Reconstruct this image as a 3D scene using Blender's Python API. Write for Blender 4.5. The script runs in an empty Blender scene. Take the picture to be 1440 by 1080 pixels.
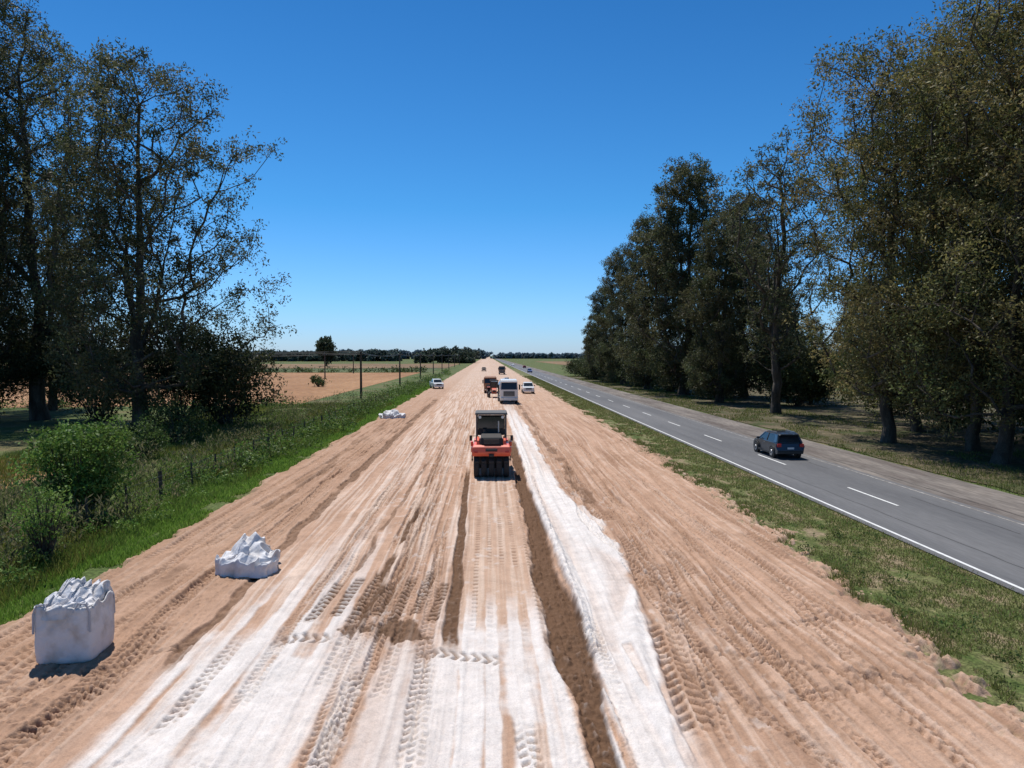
import bpy, bmesh, math, numpy as np
from mathutils import Vector
rng = np.random.default_rng(7)
scene = bpy.context.scene
COL = scene.collection

# ------------------------------------------------------------------ helpers
T = np.random.default_rng(3).random((512, 512))
def vn(x, y, s=0):
    x = np.asarray(x, float) + s*17.31 + 1000; y = np.asarray(y, float) + s*9.17 + 1000
    xi = np.floor(x).astype(int); yi = np.floor(y).astype(int)
    fx = x-xi; fy = y-yi
    fx = fx*fx*(3-2*fx); fy = fy*fy*(3-2*fy)
    a = T[xi & 511, yi & 511]; b = T[(xi+1) & 511, yi & 511]
    c = T[xi & 511, (yi+1) & 511]; d = T[(xi+1) & 511, (yi+1) & 511]
    return (a*(1-fx)+b*fx)*(1-fy)+(c*(1-fx)+d*fx)*fy
def fbm(x, y, s=0, o=4):
    r = 0; a = .5; t = 0
    for i in range(o):
        r = r+a*vn(x*2**i, y*2**i, s+i*3); t += a; a *= .55
    return r/t
def ss(a, b, x):
    t = np.clip((x-a)/(b-a), 0, 1); return t*t*(3-2*t)

def mesh_np(name, V, F, mats, col=None, smooth=False, midx=None, link=True):
    me = bpy.data.meshes.new(name)
    V = np.ascontiguousarray(V, np.float32); F = np.ascontiguousarray(F, np.int32)
    k = F.shape[1]
    me.vertices.add(len(V)); me.vertices.foreach_set('co', V.ravel())
    me.loops.add(F.size); me.loops.foreach_set('vertex_index', F.ravel())
    me.polygons.add(len(F)); me.polygons.foreach_set('loop_start', np.arange(0, F.size, k, dtype=np.int32))
    if smooth is not False:
        sm = np.full(len(F), True) if smooth is True else smooth
        me.polygons.foreach_set('use_smooth', sm)
    else:
        me.polygons.foreach_set('use_smooth', np.full(len(F), False))
    if not isinstance(mats, (list, tuple)): mats = [mats]
    for m in mats: me.materials.append(m)
    if midx is not None: me.polygons.foreach_set('material_index', np.ascontiguousarray(midx, np.int32))
    me.update(calc_edges=True)
    if col is not None:
        at = me.attributes.new('Col', 'FLOAT_COLOR', 'POINT')
        c4 = np.ones((len(V), 4), np.float32); c4[:, :3] = col
        at.data.foreach_set('color', c4.ravel())
    ob = bpy.data.objects.new(name, me)
    if link: COL.objects.link(ob)
    return ob

def new_mat(name):
    m = bpy.data.materials.new(name); m.use_nodes = True
    nt = m.node_tree; b = nt.nodes['Principled BSDF']
    return m, nt, b
def solid(name, c, rough=.5, metal=0, coat=0, var=.12, scale=3):
    m, nt, b = new_mat(name)
    n = nt.nodes.new('ShaderNodeTexNoise'); n.inputs['Scale'].default_value = scale; n.inputs['Detail'].default_value = 5
    tc = nt.nodes.new('ShaderNodeTexCoord'); nt.links.new(tc.outputs['Object'], n.inputs['Vector'])
    mx = nt.nodes.new('ShaderNodeMix'); mx.data_type = 'RGBA'
    mx.inputs[6].default_value = (*[x*(1-var) for x in c], 1); mx.inputs[7].default_value = (*[min(1, x*(1+var)) for x in c], 1)
    nt.links.new(n.outputs['Fac'], mx.inputs[0]); nt.links.new(mx.outputs[2], b.inputs['Base Color'])
    b.inputs['Roughness'].default_value = rough; b.inputs['Metallic'].default_value = metal
    b.inputs['Coat Weight'].default_value = coat
    return m
def ground_mat(name, cols, scale, stretch=(1, 1, 1), rough=.95, bump=.3, bscale=8, fine=.35, fscale=30, spec=.15, pos=(.35, .5, .65)):
    m, nt, b = new_mat(name); L = nt.links.new
    g = nt.nodes.new('ShaderNodeNewGeometry')
    mp = nt.nodes.new('ShaderNodeMapping'); mp.inputs['Scale'].default_value = stretch
    L(g.outputs['Position'], mp.inputs['Vector'])
    n = nt.nodes.new('ShaderNodeTexNoise'); n.inputs['Scale'].default_value = scale; n.inputs['Detail'].default_value = 8; n.inputs['Roughness'].default_value = .6
    L(mp.outputs[0], n.inputs['Vector'])
    r = nt.nodes.new('ShaderNodeValToRGB'); e = r.color_ramp.elements
    e[0].position = pos[0]; e[0].color = (*cols[0], 1); e[1].position = pos[2]; e[1].color = (*cols[2], 1)
    k = e.new(pos[1]); k.color = (*cols[1], 1)
    L(n.outputs['Fac'], r.inputs['Fac'])
    f = nt.nodes.new('ShaderNodeTexNoise'); f.inputs['Scale'].default_value = fscale; f.inputs['Detail'].default_value = 4
    L(mp.outputs[0], f.inputs['Vector'])
    mr = nt.nodes.new('ShaderNodeMapRange'); mr.inputs[1].default_value = .3; mr.inputs[2].default_value = .7
    mr.inputs[3].default_value = 1-fine; mr.inputs[4].default_value = 1+fine
    L(f.outputs['Fac'], mr.inputs[0])
    mu = nt.nodes.new('ShaderNodeVectorMath'); mu.operation = 'MULTIPLY'
    L(r.outputs[0], mu.inputs[0]); L(mr.outputs[0], mu.inputs[1]); L(mu.outputs[0], b.inputs['Base Color'])
    bn = nt.nodes.new('ShaderNodeTexNoise'); bn.inputs['Scale'].default_value = bscale; bn.inputs['Detail'].default_value = 6
    L(g.outputs['Position'], bn.inputs['Vector'])
    bp = nt.nodes.new('ShaderNodeBump'); bp.inputs['Strength'].default_value = bump; bp.inputs['Distance'].default_value = .1
    L(bn.outputs['Fac'], bp.inputs['Height']); L(bp.outputs[0], b.inputs['Normal'])
    b.inputs['Roughness'].default_value = rough; b.inputs['Specular IOR Level'].default_value = spec
    return m
def leaf_mat(name, trans=.3, spec=.25):
    m = bpy.data.materials.new(name); m.use_nodes = True; nt = m.node_tree; L = nt.links.new
    for n in list(nt.nodes): nt.nodes.remove(n)
    o = nt.nodes.new('ShaderNodeOutputMaterial'); a = nt.nodes.new('ShaderNodeAttribute'); a.attribute_name = 'Col'
    p = nt.nodes.new('ShaderNodeBsdfPrincipled'); p.inputs['Roughness'].default_value = .6; p.inputs['Specular IOR Level'].default_value = spec
    t = nt.nodes.new('ShaderNodeBsdfTranslucent'); mx = nt.nodes.new('ShaderNodeMixShader'); mx.inputs[0].default_value = trans
    L(a.outputs['Color'], p.inputs['Base Color']); L(a.outputs['Color'], t.inputs['Color'])
    L(p.outputs[0], mx.inputs[1]); L(t.outputs[0], mx.inputs[2]); L(mx.outputs[0], o.inputs['Surface'])
    return m

M_leaf = leaf_mat('eucalyptus_leaves', .36); M_grass = leaf_mat('grass_blades', .45, .1)
M_bark = ground_mat('bark', [(.04, .033, .026), (.08, .066, .052), (.15, .125, .10)], 1.2, (1, 1, .25), bump=.5, bscale=5)

# ------------------------------------------------------------------ world, sun, camera
AZ = math.radians(-24); EL = math.radians(64)
w = bpy.data.worlds.new("World"); scene.world = w; w.use_nodes = True
nt = w.node_tree; bg = nt.nodes['Background']
sky = nt.nodes.new('ShaderNodeTexSky'); sky.sky_type = 'NISHITA'; sky.sun_disc = False
sky.sun_elevation = EL; sky.sun_rotation = AZ; sky.air_density = 1.0; sky.dust_density = 0.3; sky.ozone_density = 3.0; sky.altitude = 100
tc = nt.nodes.new('ShaderNodeTexCoord'); sx_ = nt.nodes.new('ShaderNodeSeparateXYZ'); nt.links.new(tc.outputs['Generated'], sx_.inputs[0])
rp = nt.nodes.new('ShaderNodeValToRGB'); e = rp.color_ramp.elements
def tint(c): return (c[0]/1.5, c[1]/1.5, c[2]/1.5, 1)
e[0].position = 0; e[0].color = tint((.66, .92, 1.5)); e[1].position = .46; e[1].color = tint((.17, .62, 1.02))
for p_, c_ in ((.07, (.54, .93, 1.42)), (.2, (.29, .81, 1.22)), (.75, (.30, .64, .85))):
    q_ = e.new(p_); q_.color = tint(c_)
nt.links.new(sx_.outputs['Z'], rp.inputs['Fac'])
mu = nt.nodes.new('ShaderNodeVectorMath'); mu.operation = 'MULTIPLY'
nt.links.new(sky.outputs[0], mu.inputs[0]); nt.links.new(rp.outputs[0], mu.inputs[1]); nt.links.new(mu.outputs[0], bg.inputs['Color']); bg.inputs['Strength'].default_value = .15
sd = Vector((math.sin(AZ)*math.cos(EL), math.cos(AZ)*math.cos(EL), math.sin(EL)))
sl = bpy.data.lights.new('sun', 'SUN'); sl.energy = 5.0; sl.angle = math.radians(.5); sl.color = (1, .96, .91)
so = bpy.data.objects.new('sun', sl); so.rotation_euler = sd.to_track_quat('Z', 'Y').to_euler(); so.location = (0, 0, 100); COL.objects.link(so)
cd = bpy.data.cameras.new('camera'); cd.lens = 25; cd.sensor_width = 36; cd.clip_end = 20000; cd.clip_start = .1
co = bpy.data.objects.new('camera', cd); co.location = (0, 0, 7.5)
co.rotation_euler = (math.radians(90-2.29), 0, math.radians(-2.0)); COL.objects.link(co); scene.camera = co
scene.view_settings.view_transform = 'Standard'; scene.view_settings.look = 'None'; scene.view_settings.exposure = 0

# ------------------------------------------------------------------ ground sheets
def sheet(name, x0, x1, y0, y1, z, mat, ny=1):
    ys = np.linspace(y0, y1, ny+1)
    V = []
    for y in ys: V += [(x0, y, z), (x1, y, z)]
    F = [(2*i, 2*i+1, 2*i+3, 2*i+2) for i in range(ny)]
    return mesh_np(name, np.array(V), np.array(F), mat)
M_ground = ground_mat('grassland', [(.15, .125, .06), (.095, .12, .038), (.06, .095, .025)], .14, bump=.8, bscale=5, fine=.5, fscale=7)
sheet('ground', -9000, 9000, -300, 12000, 0, M_ground, 30)
M_wheat = ground_mat('stubble', [(.25, .13, .065), (.31, .17, .085), (.37, .21, .108)], .05, (1, .35, 1), bump=.3, bscale=2, fine=.2, fscale=.9)
M_field2 = ground_mat('far_stubble', [(.15, .10, .055), (.20, .13, .072), (.25, .16, .085)], .02, (.4, 1, 1), bump=.2, fine=.15, fscale=.4)
M_green = ground_mat('crop_green', [(.065, .085, .035), (.085, .105, .04), (.11, .12, .05)], .02, (.5, 1, 1), bump=.2, fine=.2, fscale=.4)
def irregular(name, x0, x1, y0, y1, z, mat, amp=2.0, s=0):
    n = 60; t = np.linspace(0, 1, n)
    xs = x0+(x1-x0)*t
    lo = y0+amp*(vn(xs*.05, 0*xs, s)-.5)*2; hi = y1+amp*(vn(xs*.05, 0*xs+5, s)-.5)*4
    V = np.concatenate([np.stack([xs, lo, 0*xs+z], 1), np.stack([xs, hi, 0*xs+z], 1)])
    F = np.array([(i, i+1, n+i+1, n+i) for i in range(n-1)])
    return mesh_np(name, V, F, mat)
irregular('wheat_field', -330, -29, 106, 315, .03, M_wheat, 2.5, 1)
irregular('bare_field', -140, -27, 36, 52, .03, M_wheat, 1, 2)
irregular('far_wheat_field', -700, -24, 420, 640, .10, M_field2, 10, 3)
irregular('green_crop_field', -900, -26, 317, 415, .06, M_green, 4, 4)
irregular('farmland', 60, 900, 330, 900, .08, M_field2, 12, 8)
M_verge = ground_mat('verge', [(.27, .21, .13), (.15, .155, .06), (.075, .105, .028)], .9, (1, .6, 1), bump=1, bscale=14, fine=.45, fscale=11, pos=(.38, .48, .62))
sheet('grass_verge', 10, 16.7, -20, 400, .02, M_verge, 10)

M_asph = ground_mat('asphalt', [(.105, .105, .11), (.128, .128, .132), (.152, .15, .152)], .35, (1, .08, 1), rough=.85, bump=.08, bscale=60, fine=.12, fscale=14, spec=.25)
M_should = ground_mat('worn_asphalt', [(.12, .10, .09), (.17, .15, .135), (.23, .20, .175)], .5, (1, .15, 1), rough=.95, bump=.2, bscale=20, fine=.25, fscale=6)
M_line = ground_mat('road_paint', [(.40, .40, .38), (.62, .62, .60), (.70, .70, .68)], 3, bump=.05, fine=.12, fscale=20, pos=(.25, .4, .6))
M_lineold = ground_mat('worn_paint', [(.16, .145, .135), (.26, .24, .22), (.42, .4, .38)], 2.2, bump=.05, fine=.2, fscale=20)
sheet('asphalt_road', 16.65, 23.95, -60, 6000, .06, M_asph, 40)
sheet('road_shoulder', 23.95, 28.2, -60, 6000, .05, M_should, 40)
sheet('road_edge_line', 16.98, 17.12, -60, 3000, .066, M_line, 20)
sheet('road_edge_line', 23.5, 23.62, -60, 3000, .066, M_lineold, 20)
V = []; F = []
for k in range(-3, 60):
    y = 34.3+13.3*k; i = len(V)
    V += [(20.28, y, .067), (20.42, y, .067), (20.42, y+4.9, .067), (20.28, y+4.9, .067)]; F.append((i, i+1, i+2, i+3))
mesh_np('road_centre_dashes', np.array(V), np.array(F), M_line)
M_tar = solid('tar_seal', (.05, .05, .05), .6)
ys = np.linspace(10, 260, 700); V = []; F = []
for x0, s_ in ((18.6, 1), (22.3, 2), (24.6, 3)):
    xc = x0+.12*(vn(ys*.8, 0*ys, s_)-.5)+.5*(vn(ys*.06, 0*ys, s_+5)-.5); b0 = len(V)
    for x, y in zip(xc, ys): V += [(x-.018, y, .0675), (x+.018, y, .0675)]
    keep = vn(ys*.12, 0*ys, s_+8)
    F += [(b0+2*i, b0+2*i+1, b0+2*i+3, b0+2*i+2) for i in range(len(ys)-1) if keep[i] > .42]
mesh_np('asphalt_cracks', np.array(V), np.array(F), M_tar)
M_floor = ground_mat('leaf_litter', [(.05, .065, .022), (.10, .085, .05), (.165, .13, .085)], .35, bump=.8, bscale=5, fine=.45, fscale=5)
n = 400; ys = np.linspace(5, 260, n); e0 = 28.0+1.3*fbm(ys*.5, ys*0, 4, 5)
V = np.concatenate([np.stack([e0, ys, 0*ys+.056], 1), np.stack([0*ys+75, ys, 0*ys+.03], 1)])
mesh_np('forest_floor', V, np.array([(i, n+i, n+i+1, i+1) for i in range(n-1)]), M_floor)

# ------------------------------------------------------------------ dirt road bed
xa = np.concatenate([np.arange(-15.5, -9.6, .06), np.arange(-9.6, 9.6, .028), np.arange(9.6, 16.2, .05)])
yl = [10.8]
while yl[-1] < 60: yl.append(yl[-1]*1.0029)
while yl[-1] < 5000: yl.append(yl[-1]*1.018)
ya = np.array(yl)
X, Y = np.meshgrid(xa, ya)
lerp = lambda a, b, t: a*(1-t[..., None])+np.array(b)*t[..., None]
DKS = (.14, .080, .048)
TRD = (.18, .104, .064)
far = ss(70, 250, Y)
wx = X+.55*(vn(X*.12, Y*.055, 2)-.5)*ss(3.5, 7, np.abs(X-1))*2 + .12*(vn(X*.5, Y*.3, 5)-.5)
st1 = fbm(wx*2.2, Y*.06, 1, 4); st2 = fbm(wx*9, Y*.16, 7, 3); mott = fbm(X*.9, Y*.6, 9, 5); fine = fbm(X*6, Y*6, 11, 3)
C = np.zeros(X.shape+(3,)); C[:] = (.46, .295, .205)
C = lerp(C, (.34, .205, .136), ss(.45, .75, st1)*.85)
C = lerp(C, (.56, .405, .31), ss(.48, .78, st2)*.75)
C = lerp(C, (.33, .20, .13), ss(.52, .75, mott)*.45)
H = (st1-.5)*.12+(st2-.5)*.07+(mott-.5)*.12+(fine-.5)*.03
dust = ss(-8.2, -6.5, X)*(1-ss(1.2, 2.2, X))*ss(.40, .66, st2*.65+st1*.35)
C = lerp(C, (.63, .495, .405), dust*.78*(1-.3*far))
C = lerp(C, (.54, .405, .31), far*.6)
left = 1-ss(-8.3, -7.6, X)
C = lerp(C, (.37, .23, .152), left*.5*(1-far*.6))

def track_y(cps, width, per, depth=.035, dark=.25, y0=None, y1=None, chev=.6, s=0, thr=.22):
    yy = np.array([c[0] for c in cps], float); xx = np.array([c[1] for c in cps], float)
    xc = np.interp(ya, yy, xx); k = 25; xp = np.pad(xc, k, mode='edge'); xc = np.convolve(xp, np.ones(2*k+1)/(2*k+1), 'valid')[:len(ya)]
    c0, c1 = np.searchsorted(xa, [xc.min()-width*1.4, xc.max()+width*1.4]); sl_ = (slice(None), slice(c0, c1))
    Xs = X[sl_]; Ys = Y[sl_]; xc = xc[:, None]
    y0 = yy[0] if y0 is None else y0; y1 = yy[-1] if y1 is None else y1
    d = (Xs-xc)+.06*(vn(Xs*3, Ys*2.5, s+3)-.5); env = ss(y0, y0+.8, Ys)*(1-ss(y1-2, y1, Ys))
    m = (1-ss(width*.44, width*.53, np.abs(d)))*env*ss(thr, thr+.2, vn(Xs*.7, Ys*.35, s+20))
    ph = (Ys+chev*np.abs(d)+np.where(d > 0, per*.5, 0)+.10*(vn(Xs*2, Ys*1.5, s)-.5))/per
    p = ss(-.12, .30, np.sin(ph*2*np.pi))*ss(.015, .04, np.abs(d))
    H[sl_] += -m*depth*(.4+p*1.1)+depth*.7*np.exp(-((np.abs(d)-width*.6)/.06)**2)*env*vn(Xs*2, Ys*2, s+9)
    C[sl_] = lerp(C[sl_], TRD, m*p*dark)
def track_x(cps, width, per, depth=.035, dark=.25, s=0, chev=.6):
    global H, C
    xx = np.array([c[0] for c in cps], float); yy = np.array([c[1] for c in cps], float)
    yc = np.interp(xa, xx, yy); k = 18; yp = np.pad(yc, k, mode='edge'); yc = np.convolve(yp, np.ones(2*k+1)/(2*k+1), 'valid')[:len(xa)]
    yc = yc[None, :]; d = Y-yc
    m = (1-ss(width*.42, width*.55, np.abs(d)))*ss(xx[0], xx[0]+.6, X)*(1-ss(xx[-1]-.6, xx[-1], X))*ss(.25, .5, vn(X*.5, Y*.5, s+30))
    p = ss(-.15, .3, np.sin((X+chev*np.abs(d))/per*2*np.pi))
    H = H-m*depth*(.4+p)
    C = lerp(C, TRD, m*p*dark)
r2 = np.random.default_rng(11)
for x0 in (-12.6, -12.0, -11.4, -10.8, -10.2, -9.6, -9.1, -8.6):
    a = r2.uniform(-.9, .9, 6); ys_ = [10.5, 16, 22, 32, 50, 90]
    track_y([(y, x0+v*.8) for y, v in zip(ys_, a)], r2.uniform(.34, .5), r2.uniform(.22, .32), .065, .5, s=int(x0*-3))
for i in range(14):
    x0 = r2.uniform(-7, -1.3); a = r2.uniform(-.5, .5, 5)
    track_y([(y, x0+v*.6) for y, v in zip([10.5, 17, 26, 45, 90], a)], r2.uniform(.30, .44), r2.uniform(.2, .3), .05, .45, y0=r2.uniform(10, 22), y1=r2.uniform(40, 90), s=i+40)
for i in range(22):
    x0 = r2.uniform(4.8, 12.5); a = r2.uniform(-1.0, 1.0, 6)
    track_y([(y, x0+v*.9) for y, v in zip([10.5, 15, 21, 30, 50, 90], a)], r2.uniform(.3, .48), r2.uniform(.2, .32), .06, .42, y0=r2.uniform(10, 22), y1=r2.uniform(35, 90), s=i+60)
track_y([(13, 4.1), (17, 4.5), (22, 5.1), (28, 5.7), (33, 5.1), (40, 4.4), (55, 4.3)], .75, .36, .075, .6, s=90, thr=.3, chev=.9)
track_y([(12, 5.3), (16, 5.0), (19, 5.3), (24, 6.2), (29, 6.3), (34, 5.6), (42, 5)], .9, .38, .065, .5, s=91, thr=.33, chev=-.9)
track_y([(11, 2.85), (16, 2.7), (20, 2.75)], .45, .25, .09, .6, s=95)
track_x([(4.8, 17.2), (7, 16.4), (9.5, 15.2), (11.5, 15.6)], .5, .3, .06, .45, s=1)
track_x([(5.5, 19.2), (8, 18.6), (10, 19.4), (12, 18.6)], .45, .3, .055, .4, s=2)
track_x([(5.0, 14.2), (8, 15), (10, 16.5), (12, 17.6)], .5, .3, .055, .4, s=3)
track_x([(-12.5, 14.5), (-10.5, 15.4), (-8.6, 16.8), (-7.2, 18.6)], .45, .28, .05, .4, s=5)
lane = ss(-.85, -.7, X)*(1-ss(1.45, 1.6, X))*ss(15, 21, Y)*(1-ss(40, 46, Y))
H = H*(1-.75*lane)-.03*lane
pr = ss(.2, .7, np.sin(X*2*np.pi/.46+.6+.6*(vn(X, Y*.2, 17)-.5)))*ss(0, .5, np.sin((Y+.03*np.sin(X*5)+.3*vn(X*.6, Y*.4, 18))*2*np.pi/.36))*ss(.2, .5, vn(X*1.5, Y*.5, 19))
H -= lane*pr*.035; C = lerp(C, (.50, .345, .25), lane*.5); C = lerp(C, (.23, .138, .088), lane*pr*.7)
C = lerp(C, (.58, .44, .34), lane*ss(.3, .7, st2)*.4*(1-pr))
comb = ss(4.2, 5.2, X)*(1-ss(9.5, 12.5, X))*ss(11, 15, Y)*(1-ss(45, 60, Y))
cw = X+1.9*np.exp(-((Y-27)/6)**2)*np.exp(-((X-4.5)/2.5)**2)*-1+.7*(vn(X*.2, Y*.10, 33)-.5)
cs = np.sin(cw*2*np.pi/.42+4*vn(X*.5, Y*.08, 31))*ss(.2, .6, vn(X*.6, Y*.1, 35))
H += comb*cs*.04; C = lerp(C, (.29, .175, .112), comb*ss(.1, .9, -cs)*.7)

nz = fbm(X*2.5, Y*1.2, 50, 3); nzf = fbm(X*9, Y*5, 55, 3)
def dark_line(xc, hw, y0, y1, amt, dep, wob=.12, s=0, gap=0):
    global H, C
    c = np.interp(Y, [p[0] for p in xc], [p[1] for p in xc])
    d = np.abs(X-c-wob*(vn(0*X, Y*.5, s)-.5)*2-wob*(nz-.5)*1.5)
    h_ = np.interp(Y, [p[0] for p in hw], [p[1] for p in hw]) if isinstance(hw, list) else hw
    m = (1-ss(.70, 1.03, d/h_))*ss(y0, y0+1.5, Y)*(1-ss(y1-4, y1, Y))
    if gap: m = m*ss(gap-.1, gap+.12, vn(X, Y*.5, s+5))
    C = lerp(C, DKS, np.clip(m*amt*(.62+.85*nzf), 0, 1)); H = H+m*dep*(.4+1.2*nzf)
# lime layer
ly = [11, 12.9, 15, 18.75, 21.4, 25, 30, 37.5, 50, 75, 110]
xl = np.interp(Y, ly, [2.6, 2.55, 2.4, 2.5, 2.6, 2.45, 2.35, 2.25, 2.35, 2.3, 2.3]); xr = np.interp(Y, ly, [3.7, 3.8, 3.9, 4.25, 4.7, 5.0, 4.95, 4.1, 4.0, 4.1, 3.6])
ew = .35*(fbm(X*1.5, Y*.5, 80, 4)-.5)*2
cw2 = X-xl-1.5*np.exp(-((Y-24)/6)**2)*ss(0, 3, X-xl)
cst = vn(cw2*4.5, Y*.12, 84)
lm = ss(-.05, .12, X-xl+ew*.4)*(1-ss(-.18, .10, X-xr+ew))*(1-ss(70, 125, Y))
lm *= .66+.34*ss(.2, .5, cst); lm = lm*np.where(Y < 17.5, .45+.55*ss(.34, .5, vn(X*5, Y*.25, 86)), 1)
H += lm*.07+lm*(cst-.5)*.17
g = fbm(X*.9, Y*.7, 88, 5); g2 = fbm(X*.35, Y*.3, 89, 3)
low = ss(-7.6, -7.0, X+.03*(Y-13)+.5*(g-.5)-.0)*(1-ss(3.2, 4.4, X+1.0*(g-.5)))*(1-ss(16.4, 20.0, Y+6.5*(g-.5)))
midw = 1-.40*np.exp(-((X+2.4)/1.3)**2)
lowm = low*midw*ss(.34, .50, .38*g+.47*vn(wx*3.2, Y*.12, 90)+.2*g2)*.95
lf = ss(-7.0, -6.6, X-.02*(Y-18)+.3*(g-.5))*(1-ss(-4.2, -3.6, X+.3*(g-.5)))*(1-ss(18, 33, Y+6*(g2-.5)))
lfm = lf*ss(-.2, .3, np.sin(X*2*np.pi/.85+3.0*vn(X*.5, Y*.12, 93))+.8*(nz-.5))*ss(.15, .4, vn(X*2, Y*.15, 94)+.2)*.92
lc = ss(-.9, -.7, X)*(1-ss(1.3, 1.6, X))*(1-ss(18.5, 22.5, Y+3*(g-.5)))
lcm = lc*ss(-.35, .1, np.sin(X*2*np.pi/.6+.4)+1.1*(nz-.5))*.93
sp = ss(.66, .78, fbm(X*3, Y*2, 97, 3))*.3*ss(-7, -5, X)*(1-ss(5, 8, X))
lime = np.clip(np.maximum.reduce([lm, lowm, lfm, lcm, sp]), 0, 1)
C = lerp(C, (.72, .68, .645), lime*.94*(.84+.16*fine))
H += (lime-.3)*.015
# damp windrows / trenches
dark_line([(10, 2.1), (15, 2.1), (18, 2.0), (24, 1.92), (42, 2.0), (60, 2.1)], [(10, .20), (14, .26), (17, .55), (20, .54), (26, .42), (42, .34)], 9, 64, 1.1, -.17, s=61)
track_y([(11, 2.1), (16, 2.15), (20, 2.05), (30, 1.95), (45, 2.0)], .34, .27, .06, .3, s=97, thr=.05)
H += .14*np.exp(-((X-2.62)/.16)**2)*ss(16, 18, Y)*(1-ss(40, 45, Y))*nzf*1.6
H += .08*np.exp(-((X-1.42)/.10)**2)*ss(16, 18, Y)*(1-ss(40, 45, Y))
dark_line([(17, -.92), (28, -1.05), (45, -1.25)], [(17, .24), (24, .20), (45, .14)], 17, 47, 1.05, -.11, .06, s=62)
dark_line([(18, -3.45), (32, -3.3)], .15, 18.5, 36, .95, -.06, .1, s=63, gap=.3)
dark_line([(20, -4.6), (30, -4.4), (50, -4.0)], .10, 22, 52, .6, -.05, .1, s=68, gap=.35)
dark_line([(14, -7.35), (30, -7.95), (90, -8.4)], [(14, .20), (40, .26), (90, .4)], 16, 120, .65, -.09, .15, s=64, gap=.15)
dark_line([(30, 5.2), (60, 4.9), (110, 4.6)], .3, 34, 110, .6, -.06, .3, s=66, gap=.2)
dark_line([(20, -10.4), (60, -10.8)], .3, 22, 80, .4, -.05, .4, s=67, gap=.35)
pm = ss(.44, .54, fbm(X*1.8, Y*1.5, 70, 5)+.26*(1-((X+2.4)/1.5)**2-((Y-18.8)/.75)**2).clip(-2, 1)-.10)*(1-ss(1.5, 2.1, np.abs(X+2.4)))*(1-ss(.9, 1.4, np.abs(Y-18.9)))
C = lerp(C, DKS, pm*.85); H -= pm*.06*nzf
for k in range(7):                       # block tread imprints of a padded wheel
    xk = -4.85+.56*k
    d = np.abs(X-xk-.06*(nz-.5)-.05*(Y-20)); m = (1-ss(.13, .18, d))*ss(19.2+.5*(k % 2), 19.5+.5*(k % 2), Y)*(1-ss(22.4+.6*(k % 3), 22.8+.6*(k % 3), Y))
    m *= .30+.70*ss(-.45, -.1, np.sin((Y+.3*d)*2*np.pi/.32+k))
    C = lerp(C, DKS, m); H -= m*.09
track_x([(-5.6, 18.0), (-4.2, 18.3), (-2.6, 17.9), (-1.0, 17.0), (.6, 16.8)], .55, .26, .07, .65, s=4)
for (cps, wd, s_) in [([(10.5, -5.6), (14, -5.5), (18, -5.0), (24, -5.2)], .45, 101), ([(10.5, -3.2), (14, -2.9), (20, -3.0)], .4, 102), ([(10.5, .9), (14, .7), (19, .5)], .4, 103), ([(10.5, -1.4), (20, -1.6), (30, -1.9)], .38, 104), ([(10.5, -8.9), (14, -8.7), (20, -8.6)], .5, 105), ([(10.5, -6.6), (14, -6.3), (19, -6.4)], .4, 106)]:
    track_y(cps, wd, .27, .06, .45, s=s_, thr=.38)
cl = fbm(X*13, Y*13, 120, 2); rough_zone = np.clip(left*.6+comb*.5+pm+ss(1.4, 1.6, X)*(1-ss(2.7, 2.9, X)), 0, 1)
H += ss(.60, .76, cl)*.05*(.3+rough_zone)*(1-lane)*(1-lime*.6)
H = H*(1-ss(60, 200, Y)*.7)
Lx = -13.35+1.1*(fbm(0*X+3, Y*.35, 130, 3)-.5)+.7*(fbm(X*2, Y*2, 131, 3)-.5)
Rx = np.interp(Y, [10, 13, 20, 30, 50], [10.9, 11.5, 12.5, 13.0, 13.4])+1.4*(fbm(0*X+9, Y*.4, 133, 3)-.5)+2.4*(fbm(X*2.6, Y*2.0, 134, 5)-.5)
edge = ss(0, .7, X-Lx)*(1-ss(-1.5, .1, X-Rx))
eb = ss(-1.5, -.1, X-Rx+.9*(fine-.5))
C = lerp(C, (.56, .47, .38), eb*ss(.42, .6, fbm(X*2.5, Y*1.5, 140, 3))*.4)
C = lerp(C, (.20, .175, .09), ss(-1.1, -.1, X-Rx+2.2*(fine-.5))*.85)
C = lerp(C, (.25, .19, .11), (1-ss(.0, .8, X-Lx+.8*(fine-.5)))*.7)
Z = -.10+(.32+H.clip(-.20, .4))*edge
nx, ny = len(xa), len(ya)
V = np.stack([X.ravel(), Y.ravel(), Z.ravel()], 1)
ii = np.arange(ny-1)[:, None]*nx+np.arange(nx-1)[None, :]
F = np.stack([ii, ii+1, ii+1+nx, ii+nx], -1).reshape(-1, 4)
m, nt, b = new_mat('dirt'); L = nt.links.new
a = nt.nodes.new('ShaderNodeAttribute'); a.attribute_name = 'Col'
g_ = nt.nodes.new('ShaderNodeNewGeometry')
n1 = nt.nodes.new('ShaderNodeTexNoise'); n1.inputs['Scale'].default_value = 30; n1.inputs['Detail'].default_value = 4; n1.inputs['Roughness'].default_value = .6
L(g_.outputs['Position'], n1.inputs['Vector'])
n3 = nt.nodes.new('ShaderNodeTexNoise'); n3.inputs['Scale'].default_value = 2.2; n3.inputs['Detail'].default_value = 6; n3.inputs['Roughness'].default_value = .65
L(g_.outputs['Position'], n3.inputs['Vector'])
ad = nt.nodes.new('ShaderNodeMath'); ad.operation = 'ADD'; L(n1.outputs['Fac'], ad.inputs[0]); L(n3.outputs['Fac'], ad.inputs[1])
mr = nt.nodes.new('ShaderNodeMapRange'); mr.inputs[1].default_value = .7; mr.inputs[2].default_value = 1.3; mr.inputs[3].default_value = .80; mr.inputs[4].default_value = 1.17
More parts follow.
